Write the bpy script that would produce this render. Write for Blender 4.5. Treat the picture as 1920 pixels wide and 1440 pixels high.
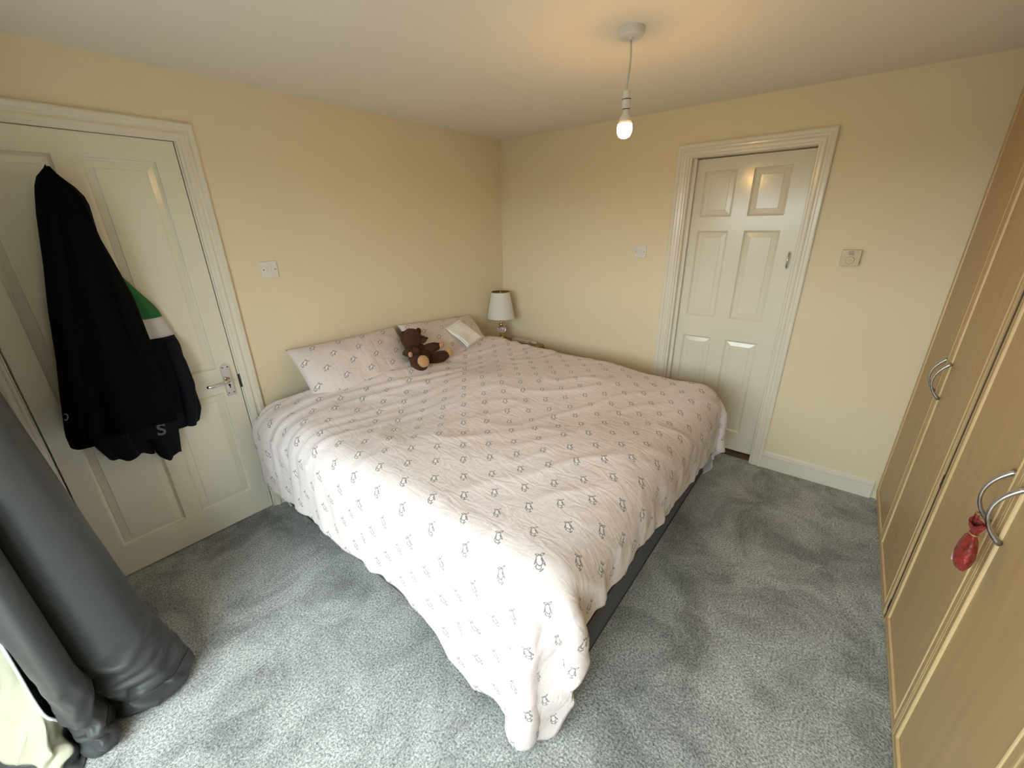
import bpy, bmesh, math, random
import numpy as np
from mathutils import Vector, Matrix, noise

for o in list(bpy.data.objects):
    bpy.data.objects.remove(o)
scene = bpy.context.scene
COL = scene.collection
random.seed(4)

# ------------------------------------------------------------------ camera
# room: corner of the two visible walls is the origin, left wall is y=0 (x<0), back wall is x=0 (y<0)
CAM = np.array([-3.013, -2.499, 1.608])
YAW, PITCH, ROLL, FPX = math.radians(38.74), math.radians(21.19), math.radians(-1.07), 766.9
FW = np.array([math.cos(YAW)*math.cos(PITCH), math.sin(YAW)*math.cos(PITCH), -math.sin(PITCH)])
R0 = np.cross(FW, [0, 0, 1]); R0 /= np.linalg.norm(R0); U0 = np.cross(R0, FW)
RT = math.cos(ROLL)*R0 + math.sin(ROLL)*U0
UP = np.cross(RT, FW)
cam_d = bpy.data.cameras.new('camera')
cam_d.sensor_width = 36.0
cam_d.lens = 36.0*FPX/1920.0
cam_d.clip_start = 0.02
cam = bpy.data.objects.new('camera', cam_d); COL.objects.link(cam)
cam.matrix_world = Matrix([[RT[0], UP[0], -FW[0], CAM[0]], [RT[1], UP[1], -FW[1], CAM[1]],
                           [RT[2], UP[2], -FW[2], CAM[2]], [0, 0, 0, 1]])
scene.camera = cam

def px(x, y, ax, v):
    """photo pixel -> point on the axis-aligned plane (axis ax, value v) that the thing touches"""
    d = FW + RT*(x-960)/FPX + UP*(720-y)/FPX
    t = (v-CAM[ax])/d[ax]
    return CAM + t*d

# ------------------------------------------------------------------ light and exposure
SKY_STRENGTH = 15.5
BULB_STRENGTH = 180.0
scene.view_settings.view_transform = 'Standard'
scene.view_settings.look = 'None'
scene.view_settings.gamma = 1.0
scene.view_settings.use_curve_mapping = False
scene.view_settings.exposure = 0.06

world = bpy.data.worlds.new('overcast_sky'); scene.world = world
world.use_nodes = True
wn = world.node_tree; wn.nodes.clear()
w_out = wn.nodes.new('ShaderNodeOutputWorld'); w_bg = wn.nodes.new('ShaderNodeBackground')
w_tc = wn.nodes.new('ShaderNodeTexCoord'); w_sep = wn.nodes.new('ShaderNodeSeparateXYZ')
w_ramp = wn.nodes.new('ShaderNodeValToRGB')
wn.links.new(w_tc.outputs['Generated'], w_sep.inputs[0])
w_map = wn.nodes.new('ShaderNodeMapRange'); w_map.inputs['From Min'].default_value = -1; w_map.inputs['From Max'].default_value = 1
wn.links.new(w_sep.outputs['Z'], w_map.inputs['Value'])
wn.links.new(w_map.outputs[0], w_ramp.inputs[0])
els = w_ramp.color_ramp.elements
els[0].position = 0.0; els[0].color = (0.07, 0.075, 0.06, 1)
els[1].position = 1.0; els[1].color = (0.93, 1.0, 1.03, 1)
e = els.new(0.49); e.color = (0.07, 0.075, 0.06, 1)
e = els.new(0.51); e.color = (0.80, 0.86, 0.88, 1)
e = els.new(0.68); e.color = (0.88, 0.95, 0.98, 1)
wn.links.new(w_ramp.outputs[0], w_bg.inputs[0])
w_bg.inputs[1].default_value = SKY_STRENGTH
wn.links.new(w_bg.outputs[0], w_out.inputs[0])

# window opening in the wall behind the camera (x = WX)
WX, WY0, WY1, WZ0, WZ1 = -3.55, -2.95, -0.78, 0.03, 2.00
pd = bpy.data.lights.new('window_daylight_portal', 'AREA')
pd.shape = 'RECTANGLE'; pd.size = WZ1-WZ0; pd.size_y = WY1-WY0
pd.cycles.is_portal = True
po = bpy.data.objects.new('window_daylight_portal', pd); COL.objects.link(po)
po.location = (WX-0.40, (WY0+WY1)/2, (WZ0+WZ1)/2)
po.rotation_euler = (0, math.radians(-90), 0)

# ------------------------------------------------------------------ materials
def mat(name, color, rough=0.6, metal=0.0, bump=None, var=None, emit=None, coat=0.0, spec=0.5, sheen=0.0, trans=0.0, ior=1.45):
    """bump=(scale, strength, distance[, stretch]); var=(scale, amount[, stretch]) colour variation"""
    m = bpy.data.materials.new(name); m.use_nodes = True
    nt = m.node_tree; b = nt.nodes['Principled BSDF']
    b.inputs['Base Color'].default_value = (*color, 1)
    b.inputs['Roughness'].default_value = rough
    b.inputs['Metallic'].default_value = metal
    b.inputs['Specular IOR Level'].default_value = spec
    b.inputs['Coat Weight'].default_value = coat
    b.inputs['Coat Roughness'].default_value = 0.08
    b.inputs['Sheen Weight'].default_value = sheen
    b.inputs['Transmission Weight'].default_value = trans
    b.inputs['IOR'].default_value = ior
    if emit:
        b.inputs['Emission Color'].default_value = (*emit[0], 1); b.inputs['Emission Strength'].default_value = emit[1]
    tc = nt.nodes.new('ShaderNodeTexCoord')
    def coords(st):
        mp = nt.nodes.new('ShaderNodeMapping'); mp.inputs['Scale'].default_value = st
        nt.links.new(tc.outputs['Object'], mp.inputs[0]); return mp.outputs[0]
    if var:
        n = nt.nodes.new('ShaderNodeTexNoise'); n.inputs['Scale'].default_value = var[0]; n.inputs['Detail'].default_value = 4
        nt.links.new(coords(var[2] if len(var) > 2 else (1, 1, 1)), n.inputs[0])
        r = nt.nodes.new('ShaderNodeValToRGB')
        a = var[1]
        r.color_ramp.elements[0].position = 0.3; r.color_ramp.elements[1].position = 0.7
        r.color_ramp.elements[0].color = (*[c*(1-a) for c in color], 1)
        r.color_ramp.elements[1].color = (*[min(1, c*(1+a)) for c in color], 1)
        nt.links.new(n.outputs[0], r.inputs[0]); nt.links.new(r.outputs[0], b.inputs['Base Color'])
    if bump:
        n = nt.nodes.new('ShaderNodeTexNoise'); n.inputs['Scale'].default_value = bump[0]; n.inputs['Detail'].default_value = 3
        nt.links.new(coords(bump[3] if len(bump) > 3 else (1, 1, 1)), n.inputs[0])
        bp = nt.nodes.new('ShaderNodeBump'); bp.inputs['Strength'].default_value = bump[1]; bp.inputs['Distance'].default_value = bump[2]
        nt.links.new(n.outputs[0], bp.inputs['Height']); nt.links.new(bp.outputs[0], b.inputs['Normal'])
    return m

M = {}
M['wall'] = mat('cream_wall_paint', (0.82, 0.71, 0.515), 0.75, bump=(260, 0.25, 0.001), var=(1.3, 0.02), spec=0.25)
M['ceiling'] = mat('ceiling_paint', (0.86, 0.81, 0.74), 0.85, bump=(180, 0.2, 0.001), spec=0.2)
M['gloss'] = mat('white_gloss_paint', (0.80, 0.76, 0.65), 0.13, bump=(120, 0.22, 0.0015), spec=0.5)
M['gloss_trim'] = mat('white_gloss_trim', (0.80, 0.75, 0.65), 0.18, bump=(40, 0.03, 0.001))
M['wood'] = mat('wardrobe_maple', (0.50, 0.35, 0.178), 0.42, bump=(60, 0.06, 0.001, (14, 14, 0.8)), var=(3.0, 0.07, (9, 9, 0.7)), spec=0.35)
M['wood_bead'] = mat('wardrobe_maple_edging', (0.64, 0.46, 0.25), 0.36, var=(3.0, 0.06, (9, 9, 0.7)))
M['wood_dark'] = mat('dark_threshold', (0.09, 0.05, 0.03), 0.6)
M['steel'] = mat('brushed_steel', (0.50, 0.51, 0.53), 0.32, 1.0, bump=(300, 0.05, 0.0005, (1, 1, 12)))
M['chrome'] = mat('chrome', (0.72, 0.71, 0.72), 0.14, 1.0)
M['brass'] = mat('polished_brass', (0.66, 0.50, 0.24), 0.2, 1.0)
M['plastic'] = mat('white_plastic', (0.78, 0.75, 0.72), 0.3)
M['plastic_old'] = mat('ivory_plastic', (0.62, 0.53, 0.34), 0.35)
M['black_hole'] = mat('dark_recess', (0.03, 0.025, 0.02), 0.6)
M['divan'] = mat('charcoal_divan_fabric', (0.062, 0.060, 0.064), 0.95, bump=(420, 0.6, 0.002), var=(7, 0.15), spec=0.1, sheen=0.15)
M['mattress'] = mat('grey_mattress_border', (0.10, 0.10, 0.105), 0.95, bump=(300, 0.5, 0.002), spec=0.1)
M['piping'] = mat('charcoal_piping', (0.085, 0.083, 0.088), 0.9, spec=0.1)
M['black_cloth'] = mat('black_fleece', (0.0040, 0.0040, 0.0050), 0.95, bump=(160, 0.5, 0.002), spec=0.06)
M['navy_cloth'] = mat('navy_shell_fabric', (0.0075, 0.0085, 0.0125), 0.8, bump=(60, 0.4, 0.004), spec=0.15)
M['green_cloth'] = mat('green_panel', (0.030, 0.155, 0.052), 0.75, bump=(50, 0.4, 0.004), spec=0.25)
M['white_cloth'] = mat('white_panel', (0.62, 0.60, 0.62), 0.8, bump=(50, 0.3, 0.004))
M['grey_print'] = mat('grey_print', (0.13, 0.13, 0.135), 0.7)
M['tissue'] = mat('white_folded_cotton', (0.90, 0.89, 0.84), 0.9, bump=(400, 0.4, 0.001))
M['curtain'] = mat('grey_satin_curtain', (0.050, 0.052, 0.055), 0.42, bump=(700, 0.25, 0.0008), spec=0.4, sheen=0.08)
M['lining'] = mat('cream_curtain_lining', (0.45, 0.44, 0.335), 0.8, bump=(35, 0.4, 0.006))
M['white_edge'] = mat('white_stitched_edge', (0.82, 0.82, 0.82), 0.7)
M['teddy'] = mat('brown_plush', (0.072, 0.030, 0.016), 0.9, bump=(170, 0.9, 0.006), var=(30, 0.3), sheen=0.06, spec=0.15)
M['teddy_pad'] = mat('tan_plush_pad', (0.50, 0.28, 0.11), 0.9, bump=(220, 0.5, 0.003), var=(40, 0.12), sheen=0.3)
M['teddy_nose'] = mat('black_plush_nose', (0.01, 0.008, 0.008), 0.5)
M['shade'] = mat('white_lamp_shade', (0.74, 0.71, 0.66), 0.85, bump=(500, 0.3, 0.001))
M['shade_in'] = mat('gold_shade_lining', (0.42, 0.28, 0.10), 0.4, 0.6)
M['crystal'] = mat('clear_glass_ball', (0.92, 0.90, 0.84), 0.05, trans=0.85, ior=1.45)
M['oak'] = mat('oak_nightstand', (0.42, 0.28, 0.15), 0.45, var=(4, 0.12, (1, 9, 9)), bump=(50, 0.08, 0.001, (1, 9, 9)))
M['organza'] = mat('red_organza', (0.235, 0.020, 0.015), 0.4, bump=(110, 0.9, 0.006), var=(70, 0.5), sheen=0.05)
M['petal'] = mat('dried_petals', (0.62, 0.48, 0.43), 0.7, var=(90, 0.3))
M['gold_cord'] = mat('gold_cord', (0.40, 0.27, 0.09), 0.5, 0.3)
M['upvc'] = mat('white_upvc_frame', (0.80, 0.80, 0.80), 0.25)
M['terrace'] = mat('grey_terrace', (0.20, 0.20, 0.19), 0.9, var=(6, 0.2))
M['cable'] = mat('white_cable', (0.62, 0.58, 0.50), 0.5)

def glass_mat():
    m = bpy.data.materials.new('window_glass'); m.use_nodes = True
    nt = m.node_tree; nt.nodes.clear()
    o = nt.nodes.new('ShaderNodeOutputMaterial'); mix = nt.nodes.new('ShaderNodeMixShader')
    t = nt.nodes.new('ShaderNodeBsdfTransparent'); g = nt.nodes.new('ShaderNodeBsdfGlossy'); g.inputs['Roughness'].default_value = 0.02
    t.inputs[0].default_value = (0.93, 0.96, 0.95, 1)
    lw = nt.nodes.new('ShaderNodeLayerWeight')
    pw = nt.nodes.new('ShaderNodeMath'); pw.operation = 'POWER'; pw.inputs[1].default_value = 5.0
    f = nt.nodes.new('ShaderNodeMath'); f.operation = 'MULTIPLY_ADD'; f.inputs[1].default_value = 0.9; f.inputs[2].default_value = 0.04
    nt.links.new(lw.outputs['Facing'], pw.inputs[0]); nt.links.new(pw.outputs[0], f.inputs[0])
    nt.links.new(f.outputs[0], mix.inputs[0]); nt.links.new(t.outputs[0], mix.inputs[1]); nt.links.new(g.outputs[0], mix.inputs[2])
    nt.links.new(mix.outputs[0], o.inputs[0]); return m
M['glass'] = glass_mat()

def bulb_mat():
    m = bpy.data.materials.new('lit_bulb_glass'); m.use_nodes = True
    nt = m.node_tree; nt.nodes.clear()
    o = nt.nodes.new('ShaderNodeOutputMaterial'); em = nt.nodes.new('ShaderNodeEmission')
    em.inputs[0].default_value = (1.0, 0.58, 0.19, 1); em.inputs[1].default_value = BULB_STRENGTH
    nt.links.new(em.outputs[0], o.inputs[0]); return m
M['bulb'] = bulb_mat()

def carpet_mat():
    m = bpy.data.materials.new('grey_twist_carpet'); m.use_nodes = True
    nt = m.node_tree; b = nt.nodes['Principled BSDF']
    b.inputs['Roughness'].default_value = 1.0; b.inputs['Specular IOR Level'].default_value = 0.05
    b.inputs['Sheen Weight'].default_value = 0.15
    tc = nt.nodes.new('ShaderNodeTexCoord')
    fine = nt.nodes.new('ShaderNodeTexNoise'); fine.inputs['Scale'].default_value = 130; fine.inputs['Detail'].default_value = 3; fine.inputs['Roughness'].default_value = 0.7
    mid = nt.nodes.new('ShaderNodeTexNoise'); mid.inputs['Scale'].default_value = 3.2; mid.inputs['Detail'].default_value = 6; mid.inputs['Roughness'].default_value = 0.68
    mid.inputs['Distortion'].default_value = 0.6
    nt.links.new(tc.outputs['Object'], fine.inputs[0]); nt.links.new(tc.outputs['Object'], mid.inputs[0])
    r1 = nt.nodes.new('ShaderNodeValToRGB')
    r1.color_ramp.elements[0].position = 0.33; r1.color_ramp.elements[0].color = (0.165, 0.174, 0.173, 1)
    r1.color_ramp.elements[1].position = 0.67; r1.color_ramp.elements[1].color = (0.68, 0.70, 0.695, 1)
    nt.links.new(fine.outputs[0], r1.inputs[0])
    r2 = nt.nodes.new('ShaderNodeValToRGB')
    r2.color_ramp.elements[0].position = 0.38; r2.color_ramp.elements[0].color = (0.60, 0.60, 0.60, 1)
    r2.color_ramp.elements[1].position = 0.60; r2.color_ramp.elements[1].color = (1.14, 1.14, 1.14, 1)
    nt.links.new(mid.outputs[0], r2.inputs[0])
    mx = nt.nodes.new('ShaderNodeMix'); mx.data_type = 'RGBA'; mx.blend_type = 'MULTIPLY'; mx.inputs[0].default_value = 1.0
    nt.links.new(r1.outputs[0], mx.inputs[6]); nt.links.new(r2.outputs[0], mx.inputs[7])
    nt.links.new(mx.outputs[2], b.inputs['Base Color'])
    bp = nt.nodes.new('ShaderNodeBump'); bp.inputs['Strength'].default_value = 0.8; bp.inputs['Distance'].default_value = 0.008
    nt.links.new(fine.outputs[0], bp.inputs['Height']); nt.links.new(bp.outputs[0], b.inputs['Normal'])
    return m
M['carpet'] = carpet_mat()

def print_mat(name, base, cell):
    """pink cotton with small outlined penguin print in a staggered grid; cloth coordinates in metres come from the UV map"""
    m = bpy.data.materials.new(name); m.use_nodes = True
    nt = m.node_tree; b = nt.nodes['Principled BSDF']; L = nt.links
    b.inputs['Roughness'].default_value = 0.9; b.inputs['Specular IOR Level'].default_value = 0.15; b.inputs['Sheen Weight'].default_value = 0.15
    uv = nt.nodes.new('ShaderNodeUVMap'); uv.uv_map = 'cloth'
    sep = nt.nodes.new('ShaderNodeSeparateXYZ'); L.new(uv.outputs[0], sep.inputs[0])
    def mth(op, a, b_=None, c=None, clamp=False):
        n = nt.nodes.new('ShaderNodeMath'); n.operation = op; n.use_clamp = clamp
        for i, v in enumerate((a, b_, c)):
            if v is None: continue
            if isinstance(v, (int, float)): n.inputs[i].default_value = v
            else: L.new(v, n.inputs[i])
        return n.outputs[0]
    u = mth('DIVIDE', sep.outputs[0], cell); v = mth('DIVIDE', sep.outputs[1], cell*0.5)
    row = mth('FLOOR', v)
    odd = mth('MULTIPLY', mth('MODULO', mth('ADD', row, 1000.0), 2.0), 0.5)
    uo = mth('ADD', u, odd)
    x = mth('MULTIPLY', mth('SUBTRACT', mth('SUBTRACT', uo, mth('FLOOR', uo)), 0.5), cell)     # metres from motif centre
    y = mth('MULTIPLY', mth('SUBTRACT', mth('SUBTRACT', v, row), 0.5), cell*0.5)
    x0_, y0_ = x, y
    an = math.radians(36); ca, sa = math.cos(an), math.sin(an)      # head end points to (-u, -v)
    y = mth('ADD', mth('MULTIPLY', x0_, -ca), mth('MULTIPLY', y0_, -sa))
    x = mth('ADD', mth('MULTIPLY', x0_, -sa), mth('MULTIPLY', y0_, ca))
    def ell(cx, cy, rx, ry, rot=0.0):
        dx = mth('SUBTRACT', x, cx); dy = mth('SUBTRACT', y, cy)
        c, s = math.cos(rot), math.sin(rot)
        ex = mth('DIVIDE', mth('ADD', mth('MULTIPLY', dx, c), mth('MULTIPLY', dy, s)), rx)
        ey = mth('DIVIDE', mth('SUBTRACT', mth('MULTIPLY', dy, c), mth('MULTIPLY', dx, s)), ry)
        return mth('SQRT', mth('ADD', mth('MULTIPLY', ex, ex), mth('MULTIPLY', ey, ey)))       # 1 on the outline
    def fill(d, w=0.06): return mth('LESS_THAN', d, 1.0)
    def ring(d, w): return mth('LESS_THAN', mth('ABSOLUTE', mth('SUBTRACT', d, 1.0)), w)
    body = ell(0.000, -0.001, 0.0085, 0.0135, 0.15)
    head = ell(0.002, 0.0145, 0.0066, 0.0062)
    footl = ell(-0.0075, -0.0165, 0.0055, 0.0026, 0.5); footr = ell(0.005, -0.0165, 0.005, 0.0024, -0.2)
    wing = ell(0.0095, 0.002, 0.0024, 0.0085, -0.35); wing2 = ell(-0.0095, 0.003, 0.002, 0.0075, 0.5)
    hat = ell(-0.005, 0.0225, 0.0065, 0.0022, 0.6); beak = ell(0.009, 0.0135, 0.003, 0.0016)
    white = mth('MAXIMUM', fill(body), fill(head))
    dark = ring(body, 0.13)
    for d_ in (mth('MULTIPLY', ring(head, 0.2), mth('GREATER_THAN', body, 1.0)), ring(footl, 0.4), ring(footr, 0.4), fill(wing), fill(hat), fill(beak), ring(wing2, 0.5)):
        dark = mth('MAXIMUM', dark, d_)
    tc = nt.nodes.new('ShaderNodeTexCoord')
    n1 = nt.nodes.new('ShaderNodeTexNoise'); n1.inputs['Scale'].default_value = 5; n1.inputs['Detail'].default_value = 5
    L.new(tc.outputs['Object'], n1.inputs[0])
    ramp = nt.nodes.new('ShaderNodeValToRGB')
    ramp.color_ramp.elements[0].position = 0.3; ramp.color_ramp.elements[1].position = 0.7
    ramp.color_ramp.elements[0].color = (*[c*0.965 for c in base], 1); ramp.color_ramp.elements[1].color = (*[min(1, c*1.03) for c in base], 1)
    L.new(n1.outputs[0], ramp.inputs[0])
    def mix(fac, a, col):
        n = nt.nodes.new('ShaderNodeMix'); n.data_type = 'RGBA'; L.new(fac, n.inputs[0]); L.new(a, n.inputs[6]); n.inputs[7].default_value = (*col, 1)
        return n.outputs[2]
    c1 = mix(white, ramp.outputs[0], (0.84, 0.80, 0.785)); c2 = mix(dark, c1, (0.25, 0.235, 0.255))
    L.new(c2, b.inputs['Base Color'])
    # fine creases: two stretched ridged noises
    def ridge(scale, rot, st):
        mp = nt.nodes.new('ShaderNodeMapping'); mp.inputs['Rotation'].default_value = (0, 0, rot); mp.inputs['Scale'].default_value = st
        L.new(uv.outputs[0], mp.inputs[0])
        n = nt.nodes.new('ShaderNodeTexNoise'); n.inputs['Scale'].default_value = scale; n.inputs['Detail'].default_value = 3; n.inputs['Distortion'].default_value = 0.7
        L.new(mp.outputs[0], n.inputs[0])
        return mth('ABSOLUTE', mth('SUBTRACT', n.outputs[0], 0.5))
    h = mth('ADD', ridge(5, 0.5, (1, 3.2, 1)), ridge(7, -0.7, (3.0, 1, 1)))
    bp = nt.nodes.new('ShaderNodeBump'); bp.inputs['Strength'].default_value = 0.34; bp.inputs['Distance'].default_value = 0.02; bp.invert = True
    L.new(h, bp.inputs['Height'])
    wv = nt.nodes.new('ShaderNodeTexNoise'); wv.inputs['Scale'].default_value = 600
    L.new(uv.outputs[0], wv.inputs[0])
    bp2 = nt.nodes.new('ShaderNodeBump'); bp2.inputs['Strength'].default_value = 0.12; bp2.inputs['Distance'].default_value = 0.001
    L.new(wv.outputs[0], bp2.inputs['Height']); L.new(bp.outputs[0], bp2.inputs['Normal'])
    L.new(bp2.outputs[0], b.inputs['Normal'])
    return m
M['duvet'] = print_mat('pink_penguin_print_duvet', (0.78, 0.695, 0.695), 0.162)
M['pillow'] = print_mat('pink_penguin_print_pillow', (0.74, 0.645, 0.625), 0.162)

# ------------------------------------------------------------------ helpers
def link(name, me, m=None, parent=None, smooth=False):
    me.name = name
    o = bpy.data.objects.new(name, me); COL.objects.link(o)
    if m: me.materials.append(M[m] if isinstance(m, str) else m)
    if parent: o.parent = parent
    if smooth:
        me.polygons.foreach_set('use_smooth', [True]*len(me.polygons))
    return o

def obj(name, bm, m, parent=None, smooth=False):
    bmesh.ops.recalc_face_normals(bm, faces=bm.faces)
    me = bpy.data.meshes.new(name); bm.to_mesh(me); bm.free()
    return link(name, me, m, parent, smooth)

def bx(bm, x0, x1, y0, y1, z0, z1, bevel=0.0, seg=2):
    r = bmesh.ops.create_cube(bm, size=1.0)
    vs = r['verts']
    for v in vs:
        v.co = Vector((x0+(v.co.x+.5)*(x1-x0), y0+(v.co.y+.5)*(y1-y0), z0+(v.co.z+.5)*(z1-z0)))
    if bevel > 0:
        es = list({e for v in vs for e in v.link_edges})
        bmesh.ops.bevel(bm, geom=es, offset=bevel, segments=seg, affect='EDGES', profile=0.5)

def box(name, x0, x1, y0, y1, z0, z1, m, parent=None, bevel=0.0, seg=2):
    bm = bmesh.new(); bx(bm, min(x0, x1), max(x0, x1), min(y0, y1), max(y0, y1), min(z0, z1), max(z0, z1), bevel, seg)
    return obj(name, bm, m, parent)

def lathe_bm(prof, n=32, axis='Z', c=(0, 0, 0), bm=None, caps=True):
    bm = bm or bmesh.new(); rings = []
    for r, h in prof:
        ring = []
        for i in range(n):
            a = 2*math.pi*i/n
            p = (r*math.cos(a), r*math.sin(a), h)
            if axis == 'X': p = (p[2], p[0], p[1])
            if axis == 'Y': p = (p[0], p[2], p[1])
            ring.append(bm.verts.new((p[0]+c[0], p[1]+c[1], p[2]+c[2])))
        rings.append(ring)
    for a, b in zip(rings, rings[1:]):
        for i in range(n):
            bm.faces.new((a[i], a[(i+1) % n], b[(i+1) % n], b[i]))
    if caps:
        bm.faces.new(rings[0]); bm.faces.new(rings[-1])
    return bm

def tube_bm(pts, rad, n=10, bm=None, flat=1.0):
    """tube along points, radius number or list; flat squashes along the second frame axis"""
    bm = bm or bmesh.new(); pts = [Vector(p) for p in pts]; rings = []
    prev = None
    for i, p in enumerate(pts):
        t = (pts[min(i+1, len(pts)-1)]-pts[max(i-1, 0)]).normalized()
        if prev is None:
            a = Vector((0, 0, 1)) if abs(t.z) < .9 else Vector((1, 0, 0))
            u = t.cross(a).normalized()
        else:
            u = (prev-t*prev.dot(t)).normalized()
        prev = u; w = t.cross(u)
        r = rad[i] if isinstance(rad, (list, tuple)) else rad
        rings.append([bm.verts.new(p+u*r*math.cos(2*math.pi*k/n)+w*r*flat*math.sin(2*math.pi*k/n)) for k in range(n)])
    for a, b in zip(rings, rings[1:]):
        for k in range(n):
            bm.faces.new((a[k], a[(k+1) % n], b[(k+1) % n], b[k]))
    bm.faces.new(rings[0]); bm.faces.new(rings[-1])
    return bm

def grid_mesh(name, P, uv=None):
    """P: (nu,nv,3) array -> mesh, optional uv (nu,nv,2) layer called cloth"""
    nu, nv = P.shape[:2]
    idx = np.arange(nu*nv).reshape(nu, nv)
    F = np.stack([idx[:-1, :-1], idx[1:, :-1], idx[1:, 1:], idx[:-1, 1:]], -1).reshape(-1, 4)
    me = bpy.data.meshes.new(name)
    me.from_pydata(P.reshape(-1, 3).tolist(), [], F.tolist())
    if uv is not None:
        l = me.uv_layers.new(name='cloth'); uvf = uv.reshape(-1, 2)
        li = np.empty(len(me.loops), dtype=np.int32); me.loops.foreach_get('vertex_index', li)
        l.data.foreach_set('uv', uvf[li].astype(np.float32).ravel())
    me.update(); return me

def empty(name, loc=(0, 0, 0)):
    o = bpy.data.objects.new(name, None); COL.objects.link(o); o.location = loc
    o.empty_display_size = 0.05
    return o

def tag(o, label=None, cat=None, group=None, kind=None):
    if label: o['label'] = label
    if cat: o['category'] = cat
    if group: o['group'] = group
    if kind: o['kind'] = kind
    return o

def keep_world(o, parent):
    """parent o (built in world coordinates) under a thing standing at its base"""
    o.parent = parent; o.matrix_parent_inverse = Matrix.Translation(parent.location).inverted()
    return o

def sstep(a, b, x):
    t = np.clip((x-a)/(b-a), 0, 1); return t*t*(3-2*t)

# ------------------------------------------------------------------ the room
H = 2.27
XW, YR = WX, -3.52       # window wall, wall behind wardrobes
def struct(o, label=None):
    o['kind'] = 'structure'
    if label: o['label'] = label
    return o

fl = box('floor', XW-.6, .25, YR-.1, .25, -0.12, 0.0, 'carpet'); struct(fl, 'grey twist pile carpet across the bedroom floor')
ce = box('ceiling', XW-.6, .25, YR-.1, .25, H, H+.1, 'ceiling'); struct(ce, 'off-white painted ceiling')
# left door opening x from DL0 to DL1; back door opening y from DR0 (left) to DR1 (right)
DL0, DL1, DZL = -3.056, -2.299, 1.990
DR0, DR1, DZR = -1.580, -2.236, 1.985
bm = bmesh.new()
bx(bm, XW-.2, DL0-.02, 0, .12, 0, H); bx(bm, DL1+.02, .12, 0, .12, 0, H); bx(bm, DL0-.02, DL1+.02, 0, .12, DZL+.02, H)
struct(obj('wall_left', bm, 'wall'), 'cream painted wall behind the bed head')
bm = bmesh.new()
bx(bm, 0, .12, DR0+.02, .0, 0, H); bx(bm, 0, .12, YR-.1, DR1-.02, 0, H); bx(bm, 0, .12, DR1-.02, DR0+.02, DZR+.02, H)
struct(obj('wall_back', bm, 'wall'), 'cream painted wall with the six-panel door')
struct(box('wall_right', XW-.6, .12, YR-.1, YR, 0, H, 'wall'))
bm = bmesh.new()
bx(bm, XW-.55, XW, WY1, .0, 0, H); bx(bm, XW-.55, XW, YR, WY0, 0, H); bx(bm, XW-.55, XW, WY0, WY1, WZ1, H); bx(bm, XW-.55, XW, WY0, WY1, -.05, WZ0)  # wall thickened into a deep reveal to cut steep daylight on the bed
struct(obj('wall_front', bm, 'wall'))
# sliding patio window behind the camera
win = empty('window_1', (XW-.45, (WY0+WY1)/2, WZ0)); struct(win, 'white framed patio window letting in the daylight')
wm = (WY0+WY1)/2
for (a, b) in ((WY0, wm+.03), (wm-.03, WY1)):
    bm = bmesh.new(); xo = XW-.44 if a == WY0 else XW-.49
    bx(bm, xo, xo+.045, a, b, WZ0, WZ0+.07); bx(bm, xo, xo+.045, a, b, WZ1-.07, WZ1)
    bx(bm, xo, xo+.045, a, a+.07, WZ0, WZ1); bx(bm, xo, xo+.045, b-.07, b, WZ0, WZ1)
    keep_world(obj('window_frame', bm, 'upvc'), win)
    keep_world(box('pane', xo+.018, xo+.026, a+.05, b-.05, WZ0+.05, WZ1-.05, 'glass'), win)
tr = box('terrace', XW-6.2, XW-.55, -7, 4, -.2, -.06, 'terrace'); struct(tr, 'grey paved terrace outside the window')

struct(box('wall_sky_block', XW-2.10, XW-1.90, -9, 6, -.2, 1.15, 'terrace'), 'low grey wall added outside the window to block low sky')  # unseen wall, added to hold back light from the low sky
for nm, args in (('wall_leak_stop_left', (-3.4, -2.0, .125, .16, -.1, H+.1)), ('wall_leak_stop_back', (.125, .16, -2.6, -1.2, -.1, H+.1))):  # unseen boards added behind both doors to stop daylight leaking in
    struct(box(nm, *args, 'wall'))
# ---- mouldings
CAS = [(0, 0), (0, .016), (.006, .019), (.022, .019), (.028, .013), (.036, .012), (.046, .017), (.060, .015), (.066, .010), (.074, .009), (.076, .004), (.076, 0)]
# profile: (distance from outer edge towards opening, proudness)
def casing(name, outer0, outer1, top, wall):
    """mitred door casing; wall 'L' -> plane y=0 (along x), 'B' -> plane x=0 (along y)"""
    bm = bmesh.new()
    s = 1 if outer1 > outer0 else -1
    rows = []
    for d, p in CAS:
        a0, a1, t = outer0+s*d, outer1-s*d, top-d
        pts = [(a0, 0.0), (a0, t), (a1, t), (a1, 0.0)]
        rows.append([bm.verts.new((a, -p, z) if wall == 'L' else (-p, a, z)) for a, z in pts])
    for r0, r1 in zip(rows, rows[1:]):
        for k in range(3):
            bm.faces.new((r0[k], r0[k+1], r1[k+1], r1[k]))
    return obj(name, bm, 'gloss_trim')
ZC = 2.063
struct(casing('trim_1', -3.135, -2.217, ZC, 'L'), 'white moulded casing around the bedroom door behind the coats')
struct(casing('trim_2', -1.490, -2.312, ZC, 'B'), 'white moulded casing around the six-panel door')
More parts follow.
